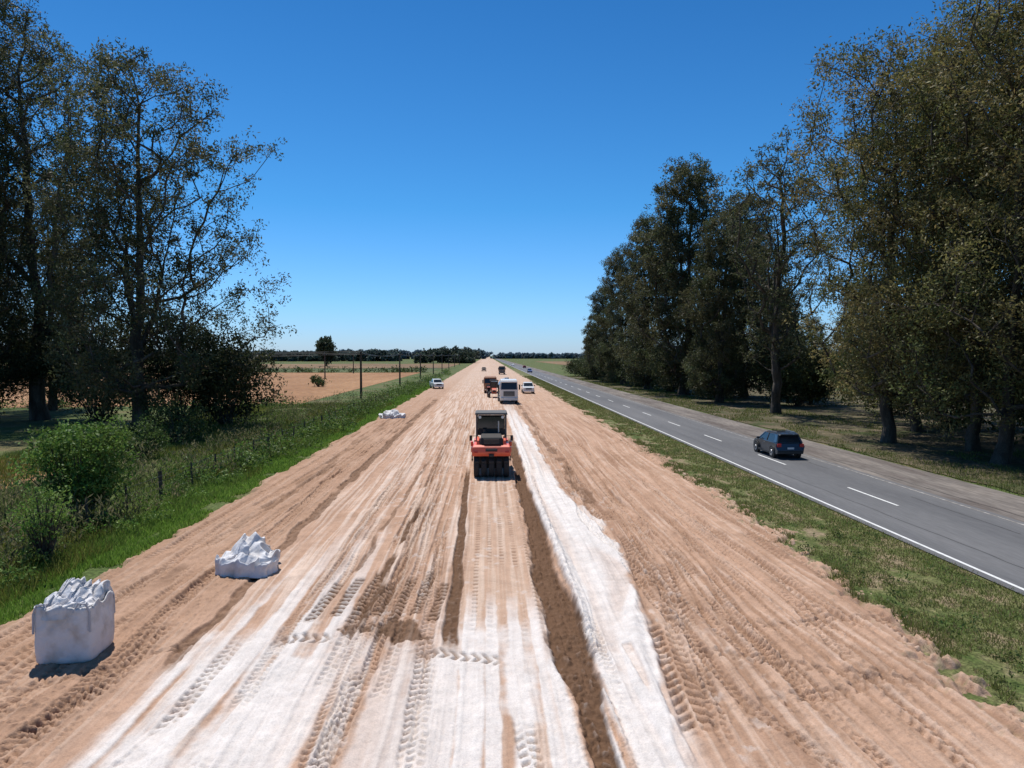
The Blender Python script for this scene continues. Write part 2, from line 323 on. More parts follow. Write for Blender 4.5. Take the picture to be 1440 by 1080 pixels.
L(ad.outputs[0], mr.inputs[0])
mu = nt.nodes.new('ShaderNodeVectorMath'); mu.operation = 'MULTIPLY'; L(a.outputs['Color'], mu.inputs[0]); L(mr.outputs[0], mu.inputs[1]); L(mu.outputs[0], b.inputs['Base Color'])
bp = nt.nodes.new('ShaderNodeBump'); bp.inputs['Strength'].default_value = .8; bp.inputs['Distance'].default_value = .025; L(n1.outputs['Fac'], bp.inputs['Height']); L(bp.outputs[0], b.inputs['Normal'])
b.inputs['Roughness'].default_value = .97; b.inputs['Specular IOR Level'].default_value = .08
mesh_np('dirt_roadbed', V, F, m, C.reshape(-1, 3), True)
del X, Y, C, H, V, F, Z, st1, st2, mott, fine, g, g2

# ------------------------------------------------------------------ vegetation
def rand_dirs(n, r):
    v = r.normal(size=(n, 3)); return v/np.linalg.norm(v, axis=1, keepdims=True)
def leaf_quads(P, L, W, r, droop=.4):
    n = len(P); d = rand_dirs(n, r); d[:, 2] -= droop; d /= np.linalg.norm(d, axis=1, keepdims=True)
    q = rand_dirs(n, r); w_ = np.cross(d, q); w_ /= np.linalg.norm(w_, axis=1, keepdims=True)+1e-9
    l = (L*r.uniform(.6, 1.3, n))[:, None]/2; ww = (W*r.uniform(.6, 1.3, n))[:, None]/2
    V = np.stack([P-d*l, P+w_*ww, P+d*l, P-w_*ww], 1).reshape(-1, 3)
    F = np.arange(4*n).reshape(-1, 4)
    return V, F
def tubes(A, B, ra, rb, k=5):
    n = len(A); d = B-A; ln = np.linalg.norm(d, axis=1, keepdims=True)+1e-9; d = d/ln
    up = np.where(np.abs(d[:, 2:3]) > .9, np.array([[1., 0, 0]]), np.array([[0, 0, 1.]]))
    u = np.cross(d, up); u /= np.linalg.norm(u, axis=1, keepdims=True); v = np.cross(d, u)
    A = A-d*ra[:, None]*.3; B = B+d*rb[:, None]*.3
    an = np.arange(k)*2*np.pi/k
    ring = u[:, None, :]*np.cos(an)[None, :, None]+v[:, None, :]*np.sin(an)[None, :, None]
    V = np.concatenate([A[:, None]+ring*ra[:, None, None], B[:, None]+ring*rb[:, None, None]], 1)
    base = (np.arange(n)*2*k)[:, None]; i = np.arange(k)[None, :]; j = (i+1) % k
    F = np.stack([base+i, base+j, base+k+j, base+k+i], -1).reshape(-1, 4)
    return V.reshape(-1, 3), F
def clump_leaves(cent, rad, n_per, r, L, W, base, var, sub=16, droop=.4, flat=.75):
    Ps = []; Cs = []
    for c, R in zip(cent, rad):
        n = int(n_per*(R/1.8)**2)
        sc = r.normal(size=(sub, 3))*R*.52*np.array([1, 1, flat])
        idx = r.integers(0, sub, n)
        Ps.append(c+sc[idx]+r.normal(size=(n, 3))*R*.20)
        bright = r.uniform(.6, 1.35); hue = r.uniform(0, 1)
        cc = np.array(base[0])*(1-hue)+np.array(base[1])*hue
        Cs.append(cc[None]*bright*r.uniform(1-var, 1+var, (n, 1))*r.uniform(.92, 1.08, (n, 3)))
    P = np.concatenate(Ps); c = np.concatenate(Cs)
    V, F = leaf_quads(P, L, W, r, droop)
    return V, F, np.repeat(c, 4, axis=0)

def make_tree(name, Ht, prof, seed, n_cl=150, n_leaf=260, mind=1.9, crad=(1.2, 2.2), trunk_r=.55, lean=(0, 0), L=.45, W=.16, base=None, stems=2):
    r = np.random.default_rng(seed)
    zt = np.linspace(0, .82, 22)*Ht
    nodes = []; par = []
    wig = np.cumsum(r.normal(size=(22, 2))*.16, axis=0)
    axx = lambda z: np.array([lean[0]*(z/Ht)**1.3, lean[1]*(z/Ht)**1.3])
    for i, z in enumerate(zt):
        a_ = axx(z)+wig[i]; nodes.append([a_[0], a_[1], z]); par.append(i-1)
    for s_ in range(stems-1):
        z0 = r.integers(2, 7); ang = r.uniform(0, 6.28); p = z0; sp_ = r.uniform(.10, .2)
        for i in range(z0+1, 20):
            q = np.array(nodes[i]); off = (i-z0)*Ht/22*sp_
            nodes.append([q[0]+math.cos(ang)*off+r.normal()*.12, q[1]+math.sin(ang)*off+r.normal()*.12, q[2]-.3]); par.append(p); p = len(nodes)-1
    pz = np.array([p[0] for p in prof])*Ht; pL = np.array([p[1] for p in prof]); pR = np.array([p[2] for p in prof])
    cents = np.zeros((0, 3)); tries = 0
    while len(cents) < n_cl and tries < n_cl*40:
        tries += 1
        z = r.uniform(pz[0], pz[-1]); a_ = r.uniform(0, 2*np.pi)
        RL = np.interp(z, pz, pL); RR = np.interp(z, pz, pR)
        if r.random() > (RL+RR)/(pL+pR).max()+.15: continue
        t = .5+.5*math.cos(a_); R = RL*(1-t)+RR*t
        R *= .45+.9*float(vn(a_*1.1+seed, z/Ht*7, seed))
        rr = R*math.sqrt(r.uniform(.03, 1))
        c = np.array([*(axx(z)+np.array([math.cos(a_)*rr, math.sin(a_)*rr])), z])
        if len(cents) and ((cents-c)**2).sum(1).min() < mind*mind: continue
        cents = np.vstack([cents, c])
    order = np.argsort(np.hypot(cents[:, 0]-lean[0]*.5, cents[:, 1])+cents[:, 2]*.25)
    tips = []
    for k in order:
        c = cents[k]; N = np.array(nodes)
        hd = np.hypot(N[:, 0]-c[0], N[:, 1]-c[1]); dz = c[2]-N[:, 2]
        cost = np.sqrt(hd**2+dz**2)+2.5*np.maximum(0, .55*hd-dz)+np.where(N[:, 2] < .09*Ht, 20, 0)
        j = int(np.argmin(cost)); p0 = N[j]; dist = np.linalg.norm(c-p0); m_ = max(1, int(dist/1.3)); prev = j
        bend = rand_dirs(1, r)[0]*dist*.10
        for q in range(1, m_+1):
            t = q/m_; pt = p0+(c-p0)*t+bend*math.sin(math.pi*t)+np.array([0, 0, -.07*dist*math.sin(math.pi*t)])
            if q < m_: pt = pt+r.normal(size=3)*.10
            nodes.append(list(pt)); par.append(prev); prev = len(nodes)-1
        tips.append(prev)
    N = np.array(nodes); par = np.array(par); cnt = np.zeros(len(N))
    for t in tips: cnt[t] += 1
    for i in range(len(N)-1, 0, -1): cnt[par[i]] += cnt[i]
    cnt = np.maximum(cnt, .4)
    rad = np.maximum(trunk_r*(cnt/cnt[0])**.52, .035)
    rad[:22] = np.maximum(rad[:22], trunk_r*(1-np.linspace(0, .92, 22))*.9)
    rad[0] *= 1.45; rad[1] *= 1.05
    e = np.arange(1, len(N)); A = N[par[e]]; B = N[e]
    ra = np.minimum(rad[par[e]], rad[e]*1.35+.01); ra = np.where(e < 22, rad[par[e]], ra)
    V1, F1 = tubes(A, B, ra, rad[e], 6)
    nt_ = 5; cr = r.uniform(crad[0], crad[1], len(cents))
    TA = np.repeat(cents, nt_, 0); off = rand_dirs(len(TA), r); off[:, 2] = np.abs(off[:, 2])*.8-.2
    TB = TA+off*np.repeat(cr, nt_)[:, None]*r.uniform(.6, 1.15, (len(TA), 1))
    V2, F2 = tubes(TA, TB, np.full(len(TA), .03), np.full(len(TA), .012), 3)
    V3, F3, C3 = clump_leaves(cents, cr, n_leaf, r, L, W, base, .3, sub=12)
    V = np.concatenate([V1, V2, V3]); F = np.concatenate([F1, F2+len(V1), F3+len(V1)+len(V2)])
    mi = np.concatenate([np.zeros(len(F1)+len(F2)), np.ones(len(F3))]); sm = mi < .5
    col = np.concatenate([np.full((len(V1)+len(V2), 3), .1), C3])
    return mesh_np(name, V, F, [M_bark, M_leaf], col, sm, mi)
def place(ob, x, y, rz=0, s=1):
    ob.location = (x, y, -.05); ob.rotation_euler[2] = rz; ob.scale = (s, s, s); return ob
def inst(ob, x, y, rz, s):
    o = bpy.data.objects.new(ob.name.split('.')[0], ob.data); COL.objects.link(o); return place(o, x, y, rz, s)

NM = 'eucalyptus_tree'
DK = ((.06, .078, .032), (.115, .11, .05)); OL = ((.11, .13, .042), (.235, .19, .075))  # OL carries the sunlit yellow-brown of the right-hand crowns in its leaf colour
tB = place(make_tree(NM, 38.5, [(.07, 6, 10), (.15, 8, 18), (.22, 8, 15), (.42, 8, 14), (.58, 7.5, 14), (.74, 6.5, 13), (.88, 5.5, 8), (1, 2, 2.5)], 21, 330, 290, mind=1.4, crad=(1.0, 2.0), base=DK, stems=3, trunk_r=.75, L=.38, W=.14), -36, 75)
tA = place(make_tree(NM, 49, [(.1, 7, 6), (.3, 9, 8), (.5, 10, 10), (.7, 9, 11), (.82, 7.5, 10), (.92, 5, 6), (1, 2, 2)], 22, 320, 280, mind=1.5, crad=(1.0, 2.1), base=DK, stems=2, trunk_r=.8, lean=(-2.5, 0), L=.4, W=.15), -52, 85)
tC = place(make_tree(NM, 46, [(.08, 8, 8), (.3, 9, 8), (.5, 10, 8), (.7, 9, 8), (.9, 5, 6), (1, 1.5, 1.5)], 23, 230, 270, mind=1.7, base=DK, stems=2, trunk_r=.9), -60, 80)
tR1 = place(make_tree(NM, 44, [(.04, 7, 7), (.15, 9, 9), (.35, 9.5, 9.5), (.55, 9, 9), (.75, 7.5, 8), (.9, 6, 6.5), (1, 2.5, 3)], 31, 260, 340, mind=1.75, base=DK, stems=3, trunk_r=.9, L=.5, W=.2), 38, 136)
tR2 = place(make_tree(NM, 35, [(.2, 3, 3), (.45, 5, 5), (.62, 7, 7), (.8, 8, 7), (.92, 5, 4.5), (1, 2, 2)], 32, 125, 220, mind=1.6, crad=(.9, 1.6), base=DK, stems=3, trunk_r=.55), 37, 90)
tR3 = place(make_tree(NM, 34.5, [(.12, 5, 7), (.4, 7, 7), (.6, 7.5, 8), (.75, 8.5, 8.5), (.9, 5.5, 6.5), (1, 2, 2)], 33, 250, 300, mind=1.6, crad=(1, 2), base=OL, stems=2, trunk_r=.48, L=.34, W=.125), 34.5, 60)
tR4 = place(make_tree(NM, 36, [(.08, 5, 6), (.25, 7, 8), (.5, 8, 8.5), (.7, 8, 8.5), (.88, 6, 7), (1, 2.5, 2)], 34, 250, 330, mind=1.65, crad=(1, 2), base=OL, stems=3, trunk_r=.45, L=.30, W=.11), 35.5, 48)
inst(tR1, 36, 158, 2.1, .86); inst(tR1, 35, 182, 4.0, .78); inst(tR1, 37, 112, 1.0, .66); inst(tR1, 34, 206, 5.2, .62)
inst(tR1, 46, 126, 3.2, .8); inst(tR4, 42, 68, 1.7, 1.0); inst(tR3, 38, 54, 2.6, .98); inst(tR4, 41, 42, 3.9, 1.02)
inst(tR4, 37, 35, 5.1, .95); inst(tR3, 47, 58, 4.3, 1.15); inst(tR2, 43, 104, 2.0, .8); inst(tR4, 54, 78, .7, .95)
inst(tR1, 36, 236, .6, .4); inst(tR1, 38, 262, 2.6, .3); inst(tR1, 54, 128, 1.5, .42); inst(tR1, 62, 150, 4.5, .5); inst(tR1, 50, 108, 2.5, .30); inst(tR1, 74, 140, .5, .5)
inst(tC, -69, 94, 2.0, .9); inst(tB, -60, 100, 3.6, .8)

def make_bush(name, x, y, wid, dep, hei, n_cl, seed, n_leaf=220, crad=(.5, .9), L=.16, W=.08, base=((.09, .17, .03), (.15, .24, .05)), low=.1):
    r = np.random.default_rng(seed); cs = []
    while len(cs) < n_cl:
        v = r.uniform(-1, 1, 3)
        if np.linalg.norm(v) > 1: continue
        cs.append([v[0]*wid/2, v[1]*dep/2, hei*(low+(.95-low)*(.5+.5*v[2]))])
    cs = np.array(cs); cr = r.uniform(crad[0], crad[1], n_cl)
    A = np.zeros((n_cl, 3))+r.normal(size=(n_cl, 3))*[wid*.04, dep*.04, 0]
    V1, F1 = tubes(A, cs, np.full(n_cl, .05), np.full(n_cl, .015), 4)
    V3, F3, C3 = clump_leaves(cs, cr, n_leaf, r, L, W, base, .3, flat=.9)
    V = np.concatenate([V1, V3]); F = np.concatenate([F1, F3+len(V1)])
    mi = np.concatenate([np.zeros(len(F1)), np.ones(len(F3))])
    ob = mesh_np(name, V, F, [M_bark, M_leaf], np.concatenate([np.full((len(V1), 3), .1), C3]), False, mi)
    ob.location = (x, y, 0); return ob
make_bush('bush', -18.7, 33, 4.4, 3.6, 4.7, 95, 41, 1300, (.4, .7), .18, .10, low=.16, base=((.09, .17, .03), (.16, .25, .055)))
make_bush('bush', -16.0, 26, 1.9, 1.9, 3.0, 34, 42, 1100, (.25, .5), .13, .07, base=((.13, .23, .04), (.21, .31, .07)))
make_bush('bush', -16.9, 22, 1.8, 1.6, 1.6, 26, 45, 1000, (.25, .5), .12, .06)
make_bush('bush', -25, 52, 3.5, 3, 3.0, 30, 43, 500, (.5, .9), .22, .1, base=((.07, .12, .03), (.11, .16, .04)))
make_bush('bush', -27, 62, 6, 4, 3.4, 40, 44, 400, (.6, 1.1), .25, .1, base=((.05, .08, .02), (.07, .10, .03)))
UD = ((.035, .048, .02), (.06, .07, .028))
for i, (x, y, w_, h_) in enumerate([(-28, 77, 9, 11), (-34, 80, 13, 13), (-45, 84, 15, 14), (-57, 80, 14, 12), (-66, 76, 10, 8)]):
    make_bush('understory_bush', x, y, w_, 6, h_, 65, 50+i, 240, (1.0, 1.9), .4, .18, base=UD, low=.05)
k = 0
for (x, y, w_, h_) in [(46, 45, 12, 10), (50, 58, 15, 12), (48, 72, 14, 11), (52, 88, 16, 12), (46, 104, 12, 10), (40, 122, 9, 9), (38, 146, 10, 9), (37, 170, 10, 9), (35, 194, 9, 8), (60, 70, 16, 14), (62, 105, 18, 14), (33.5, 220, 7, 6), (35, 250, 8, 6), (38, 290, 9, 6)]:
    make_bush('understory_bush', x, y, w_, 9, h_, 50, 80+k, 240, (1.2, 2.1), .5, .22, base=((.045, .062, .022), (.085, .095, .035)), low=.04); k += 1

def blades(name, xs, ys, h, wd, col, mat, r, z=0, lean=.35):
    n = len(xs); a = r.uniform(0, 6.28, n); la = r.uniform(0, 6.28, n); l = r.uniform(0, lean, n)*h
    B = np.stack([xs, ys, np.full(n, z)], 1); s = np.stack([np.cos(a), np.sin(a), 0*a], 1)*wd[:, None]/2
    tip = B+np.stack([np.cos(la)*l, np.sin(la)*l, h], 1)
    V = np.stack([B-s, B+s, tip], 1).reshape(-1, 3)
    return mesh_np(name, V, np.arange(3*n).reshape(-1, 3), mat, np.repeat(col, 3, 0))
def scat(n, x0, x1, y0, y1, r):
    u = r.random(n); ys = y0*(y1/y0)**u; return r.uniform(x0, x1, n), ys
r = np.random.default_rng(5)
def gcol(n, c0, c1, r):
    t = r.random((n, 1)); return (np.array(c0)*(1-t)+np.array(c1)*t)*r.uniform(.7, 1.3, (n, 1))
xs, ys = scat(110000, -16.2, -12.7, 12, 220, r)
ed = -13.35+1.1*(fbm(0*xs+3, ys*.35, 130, 3)-.5); k_ = (xs < ed+.1+.6*r.random(len(xs))**2)&(fbm(xs*.8, ys*.5, 150, 3)+.25*(xs < -14) > .38)
xs, ys = xs[k_], ys[k_]; n = len(xs); hh = r.uniform(.06, .28, n)*(.6+.9*fbm(xs*.7, ys*.4, 151, 2))
blades('verge_grass', xs, ys, hh, .018+.0008*ys, gcol(n, (.13, .25, .03), (.22, .33, .07), r), M_grass, r, lean=.9)
xs, ys = scat(150000, -36, -14.3, 14, 110, r)
k_ = fbm(xs*.35, ys*.25, 152, 3) > .36; xs, ys = xs[k_], ys[k_]; n = len(xs); q = fbm(xs*.25, ys*.2, 153, 3)[:, None]
blades('meadow_grass', xs, ys, r.uniform(.12, .6, n)*(.4+q[:, 0]), .02+.0007*ys, gcol(n, (.09, .155, .03), (.19, .24, .065), r)*(1-.3*q)+(q > .52)*np.array([.03, .0, -.0]), M_grass, r, lean=.8)
xs, ys = scat(42000, -26, -15.6, 20, 130, r)
k_ = fbm(xs*.6, ys*.3, 155, 4) > .50; xs, ys = xs[k_], ys[k_]; n = len(xs)
P = np.stack([xs, ys, r.uniform(.05, 1.45, n)*(.5+fbm(xs, ys*.5, 158, 2))], 1)
V, F = leaf_quads(P, .30, .07, r, -1.2)
mesh_np('tall_weeds', V, F, M_grass, np.repeat(gcol(n, (.08, .11, .038), (.22, .185, .105), r), 4, 0))
xs, ys = scat(130000, 10.3, 16.75, 12, 260, r)
Re = np.interp(ys, [10, 13, 20, 30, 50], [10.9, 11.5, 12.5, 13.0, 13.4])+1.4*(fbm(0*xs+9, ys*.4, 133, 3)-.5)
q = fbm(xs*1.1, ys*.6, 160, 4); k_ = (xs > Re-1.2) & (q+.28*ss(-1.2, 2.2, xs-Re) > .56); xs, ys, q = xs[k_], ys[k_], q[k_]; Re = Re[k_]; n = len(xs)
cc = gcol(n, (.10, .145, .03), (.19, .21, .06), r); dry = (r.random(n) < .3)[:, None]; cc = np.where(dry, cc*0+np.array([.28, .22, .12])*r.uniform(.7, 1.2, (n, 1)), cc)
blades('roadside_grass', xs, ys, r.uniform(.04, .13, n)+.16*(1-ss(-.9, .3, xs-Re)), .014+.0006*ys, cc, M_grass, r, lean=1.2, z=.02)
xs, ys = scat(60000, 28.4, 42, 28, 260, r)
q = fbm(xs*.3, ys*.12, 165, 3); k_ = q > .46; xs, ys = xs[k_], ys[k_]; n = len(xs)
blades('woodland_grass', xs, ys, r.uniform(.08, .35, n), .02+.0008*ys, gcol(n, (.10, .14, .03), (.20, .20, .07), r), M_grass, r, lean=.9)

def foliage_mass(name, pts, L, W, n_leaf, crad, base, seed):
    r = np.random.default_rng(seed); pts = np.array(pts); V, F, Cc = clump_leaves(pts, r.uniform(crad[0], crad[1], len(pts)), n_leaf, r, L, W, base, .3)
    return mesh_np(name, V, F, M_leaf, Cc)
P = []
for i in range(170):
    y = 42*(300/42)**r.random(); x = r.uniform(-18.2, -14.6); h = r.uniform(.3, 1.3)*(1.3 if y > 90 else .8)
    for j in range(3): P.append([x+r.normal()*.5, y+r.normal()*.9, max(.15, h*r.uniform(.3, 1.2))])
foliage_mass('roadside_shrubs', P, .26, .12, 330, (.4, .9), ((.08, .145, .028), (.15, .22, .05)), 61)
P = []
for i in range(150):
    y = 16*(45/16)**r.random(); x = r.uniform(-24, -14.6)
    for j in range(2): P.append([x+r.normal()*.2, y+r.normal()*.3, r.uniform(.1, .6)])
foliage_mass('low_weeds', P, .14, .06, 1500, (.22, .42), ((.09, .17, .03), (.16, .24, .055)), 62)
P = [[r.uniform(13.0, 16.2) if i % 2 else r.uniform(11.6, 13.2), 14*(80/14)**r.random(), r.uniform(.08, .18)] for i in range(130)]
foliage_mass('roadside_weeds', P, .10, .05, 1800, (.14, .30), ((.08, .13, .03), (.14, .18, .05)), 63)
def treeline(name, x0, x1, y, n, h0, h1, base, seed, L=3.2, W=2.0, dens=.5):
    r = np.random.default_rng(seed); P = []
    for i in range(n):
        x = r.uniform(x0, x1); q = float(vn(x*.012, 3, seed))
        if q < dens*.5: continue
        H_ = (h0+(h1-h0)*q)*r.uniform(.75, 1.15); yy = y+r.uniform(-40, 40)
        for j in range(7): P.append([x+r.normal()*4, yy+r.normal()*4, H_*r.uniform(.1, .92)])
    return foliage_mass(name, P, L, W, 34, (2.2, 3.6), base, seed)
HZ = ((.075, .11, .10), (.10, .13, .11)); HZ2 = ((.13, .18, .22), (.14, .20, .23))  # bluish air haze painted into the far leaf colours
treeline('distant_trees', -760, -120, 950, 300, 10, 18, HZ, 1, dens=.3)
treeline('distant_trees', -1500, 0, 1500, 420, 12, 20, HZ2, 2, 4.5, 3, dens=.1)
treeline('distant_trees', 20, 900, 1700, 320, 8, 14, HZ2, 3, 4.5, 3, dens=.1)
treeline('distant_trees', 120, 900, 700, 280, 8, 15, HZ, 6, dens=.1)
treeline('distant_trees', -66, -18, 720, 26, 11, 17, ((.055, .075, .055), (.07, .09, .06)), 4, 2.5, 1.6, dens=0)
make_bush('lone_tree', -112, 500, 11, 10, 20, 40, 71, 120, (1.8, 3), 1.4, .8, base=((.05, .075, .04), (.07, .09, .045)), low=.25)
make_bush('lone_tree', -40.5, 172, 3.0, 3, 3.2, 22, 72, 400, (.5, .8), .4, .2, base=((.05, .09, .025), (.08, .12, .035)), low=.06)
P = [[r.uniform(-300, -28), 318+r.normal()*2, r.uniform(.4, 1.6)] for i in range(260)]
foliage_mass('field_hedge', P, .8, .4, 60, (1, 1.8), ((.06, .095, .03), (.085, .12, .04)), 73)
P = [[r.uniform(-130, -27), 104+r.normal()*2.5, r.uniform(.1, .7)] for i in range(200)]
foliage_mass('field_hedge', P, .4, .2, 90, (.7, 1.3), ((.07, .13, .03), (.11, .17, .04)), 74)

# ------------------------------------------------------------------ object part helpers
def root(name, x, y, z=0, rz=0, s=1):
    e = bpy.data.objects.new(name, None); COL.objects.link(e); e.location = (x, y, z); e.rotation_euler[2] = rz; e.scale = (s, s, s); e.empty_display_size = .3; return e
def raw(name, par, V, F, mat, bev=0):
    me = bpy.data.meshes.new(name); me.from_pydata([tuple(v) for v in V], [], F); me.materials.append(mat)
    bm = bmesh.new(); bm.from_mesh(me); bmesh.ops.recalc_face_normals(bm, faces=bm.faces); bm.to_mesh(me); bm.free()
    ob = bpy.data.objects.new(name, me); COL.objects.link(ob); ob.parent = par
    if bev:
        md = ob.modifiers.new('b', 'BEVEL'); md.width = bev; md.segments = 2; md.limit_method = 'ANGLE'; md.angle_limit = .6
    return ob
def box(name, par, c, s, mat, bev=.02, tx=1, ty=1):
    x, y, z = c; a, b_, h = s[0]/2, s[1]/2, s[2]/2; V = []
    for sz, kx, ky in ((-1, 1, 1), (1, tx, ty)):
        for sx, sy in ((-1, -1), (1, -1), (1, 1), (-1, 1)): V.append((x+sx*a*kx, y+sy*b_*ky, z+sz*h))
    F = [(0, 1, 2, 3), (4, 5, 6, 7), (0, 1, 5, 4), (1, 2, 6, 5), (2, 3, 7, 6), (3, 0, 4, 7)]
    return raw(name, par, V, F, mat, bev)
def prism(name, par, prof, hw, mat, bev=.03, xo=0):
    n = len(prof); hw = hw if isinstance(hw, (list, tuple)) else [hw]*n
    V = [(xo-h, p[0], p[1]) for p, h in zip(prof, hw)]+[(xo+h, p[0], p[1]) for p, h in zip(prof, hw)]
    F = [tuple(range(n)), tuple(range(n, 2*n))]+[(i, (i+1) % n, n+(i+1) % n, n+i) for i in range(n)]
    return raw(name, par, V, F, mat, bev)
def cyl(name, par, c, rad, dep, axis, mat, k=24, bev=.02, r2=None):
    r2 = rad if r2 is None else r2; V = []
    for s_, rr in ((-1, rad), (1, r2)):
        for i in range(k):
            a_ = 2*math.pi*i/k; p = (math.cos(a_)*rr, math.sin(a_)*rr, s_*dep/2)
            if axis == 'X': p = (p[2], p[0], p[1])
            elif axis == 'Y': p = (p[0], p[2], p[1])
            V.append((p[0]+c[0], p[1]+c[1], p[2]+c[2]))
    F = [tuple(range(k)), tuple(range(k, 2*k))]+[(i, (i+1) % k, k+(i+1) % k, k+i) for i in range(k)]
    return raw(name, par, V, F, mat, bev)
M_tyre = solid('tyre_rubber', (.03, .027, .025), .85); M_glass = solid('dark_glass', (.02, .025, .03), .08, 0, 0, .05)
M_blk = solid('black_plastic', (.022, .021, .02), .6); M_red = solid('orange_red_paint', (.78, .13, .06), .45, 0, .2, .15)
M_white = solid('white_paint', (.78, .78, .76), .35, 0, .4, .05); M_steel = solid('steel', (.45, .45, .46), .35, .8)
M_car = solid('dark_grey_car_paint', (.045, .055, .07), .28, .4, .6); M_blue = solid('blue_car_paint', (.03, .07, .22), .3, .3, .5)
M_tail = solid('tail_light', (.45, .02, .02), .25); M_lamp = solid('headlamp', (.7, .7, .68), .15, .2)
M_dust = solid('dusty_metal', (.20, .15, .11), .8, 0, 0, .3); M_or = solid('ochre_paint', (.36, .17, .09), .6, 0, 0, .25)
M_seat = solid('seat_fabric', (.03, .03, .03), .9); M_plate = solid('number_plate', (.6, .6, .6), .5); M_dark = solid('dusty_black', (.035, .031, .028), .8, 0, 0, .3)
M_cabf = solid('dusty_grey_frame', (.10, .095, .09), .7, 0, 0, .2)
def wheel(par, x, y, r_, w_, nm='wheel'):
    cyl(nm, par, (x, y, r_), r_, w_, 'X', M_tyre, 28, .04)
    cyl(nm+'_rim', par, (x+math.copysign(w_*.02, x), y, r_), r_*.58, w_+.02, 'X', M_steel, 20, .01)
    cyl(nm+'_hub', par, (x+math.copysign(w_*.03, x), y, r_), r_*.2, w_+.05, 'X', M_blk, 12, .01)
def plate(name, par, pts, mat, th=.012):
    P = [Vector(p) for p in pts]; nrm = (P[1]-P[0]).cross(P[2]-P[0]).normalized()*th
    n = len(P); V = [p-nrm*.5 for p in P]+[p+nrm*.5 for p in P]
    F = [tuple(range(n)), tuple(range(n, 2*n))]+[(i, (i+1) % n, n+(i+1) % n, n+i) for i in range(n)]
    return raw(name, par, V, F, mat)

# ---------------- road roller
R = root('road_roller', .25, 44.6, .17)
for i in range(5): cyl('rear_tyre', R, (-.9+.45*i, -1.85, .66), .66, .33, 'X', M_tyre, 32, .08)
for i in range(4): cyl('front_tyre', R, (-.66+.44*i, 1.75, .66), .66, .34, 'X', M_tyre, 32, .08)
box('axle', R, (0, -1.85, .66), (2.0, .2, .2), M_blk); box('axle_front', R, (0, 1.75, .66), (1.6, .2, .2), M_blk)
for i in range(5): box('tyre_scraper', R, (-.9+.45*i, -2.50, 1.0), (.3, .05, .12), M_dark)
box('chassis', R, (0, 0, 1.36), (2.1, 4.8, .1), M_blk, .03)
prism('ballast_body', R, [(-2.5, 1.34), (-2.62, 1.55), (-2.54, 1.9), (-2.3, 2.0), (-.6, 2.0), (-.6, 1.34)], [1.14, 1.16, 1.14, 1.07, 1.07, 1.14], M_red, .06)
prism('front_body', R, [(2.5, 1.33), (2.5, 1.7), (2.2, 1.9), (1.1, 1.9), (1.1, 1.33)], 1.1, M_red, .05)
prism('engine_hood', R, [(-2.25, 2.0), (-2.18, 2.42), (-1.6, 2.55), (-.75, 2.6), (-.75, 2.0)], [.72, .64, .60, .60, .72], M_dark, .06)
for sx in (-1, 1): prism('hood_trim', R, [(-2.2, 2.0), (-2.1, 2.25), (-.8, 2.35), (-.8, 2.0)], [.09, .07, .07, .09], M_red, .02, sx*.80)
box('radiator_grille', R, (0, -2.24, 2.2), (1.0, .06, .34), M_blk, .01)
for i in range(4): box('grille_bar', R, (0, -2.285, 2.08+.08*i), (.9, .02, .02), M_dust, 0)
box('engine_opening', R, (0, -2.605, 1.72), (.7, .06, .16), M_blk, .02)
box('tow_bracket', R, (0, -2.68, 1.42), (.3, .14, .16), M_dark)
for sx in (-1, 1):
    box('rear_lamp', R, (sx*.92, -2.62, 1.62), (.2, .04, .1), M_tail, .01)
    box('fender', R, (sx*1.14, -.1, 1.5), (.22, 1.5, .3), M_red, .04)
    box('ladder_rail', R, (sx*1.2, .3, 1.05), (.05, .5, .8), M_blk)
    for st in range(3): box('ladder_step', R, (sx*1.2, .3, .75+.25*st), (.1, .45, .03), M_blk, 0)
    for yy in (-.55, 1.15): box('cab_post', R, (sx*.90, yy, 2.8), (.11, .10, 1.75), M_cabf, .02)
    box('cab_side_glass', R, (sx*.87, .3, 2.95), (.02, 1.55, 1.2), M_glass, 0)
    box('cab_door_panel', R, (sx*.87, .3, 2.12), (.04, 1.6, .45), M_dark, 0)
    box('mirror_arm', R, (sx*1.08, -.62, 2.35), (.4, .03, .03), M_blk, 0)
    box('mirror', R, (sx*1.27, -.62, 2.22), (.17, .06, .34), M_blk, .02)
    box('mirror_guard', R, (sx*1.20, -.4, 1.85), (.16, .4, .30), M_red, .03)
    cyl('work_lamp', R, (sx*.7, -.72, 3.52), .09, .1, 'Y', M_lamp, 14, .01)
box('cab_floor', R, (0, .3, 1.95), (1.85, 1.8, .08), M_blk)
box('cab_rear_glass', R, (0, -.56, 3.17), (1.66, .02, .72), M_glass, 0)
box('wiper', R, (.15, -.58, 3.1), (.02, .02, .5), M_blk, 0)
box('cab_front_glass', R, (0, 1.15, 2.85), (1.66, .02, 1.3), M_glass, 0)
box('cab_rear_panel', R, (0, -.56, 2.6), (1.7, .05, .36), M_dark, 0)
box('cab_roof', R, (0, .3, 3.74), (2.05, 2.15, .14), M_cabf, .05, .95, .95)
box('seat', R, (0, .1, 2.3), (.5, .5, .15), M_seat, .04); box('seat_back', R, (0, -.15, 2.65), (.48, .12, .65), M_seat, .05)
cyl('exhaust', R, (.45, -.85, 2.9), .05, .8, 'Z', M_steel, 12, 0); cyl('air_filter', R, (-.4, -1.0, 2.68), .12, .28, 'Z', M_blk, 14, .01)

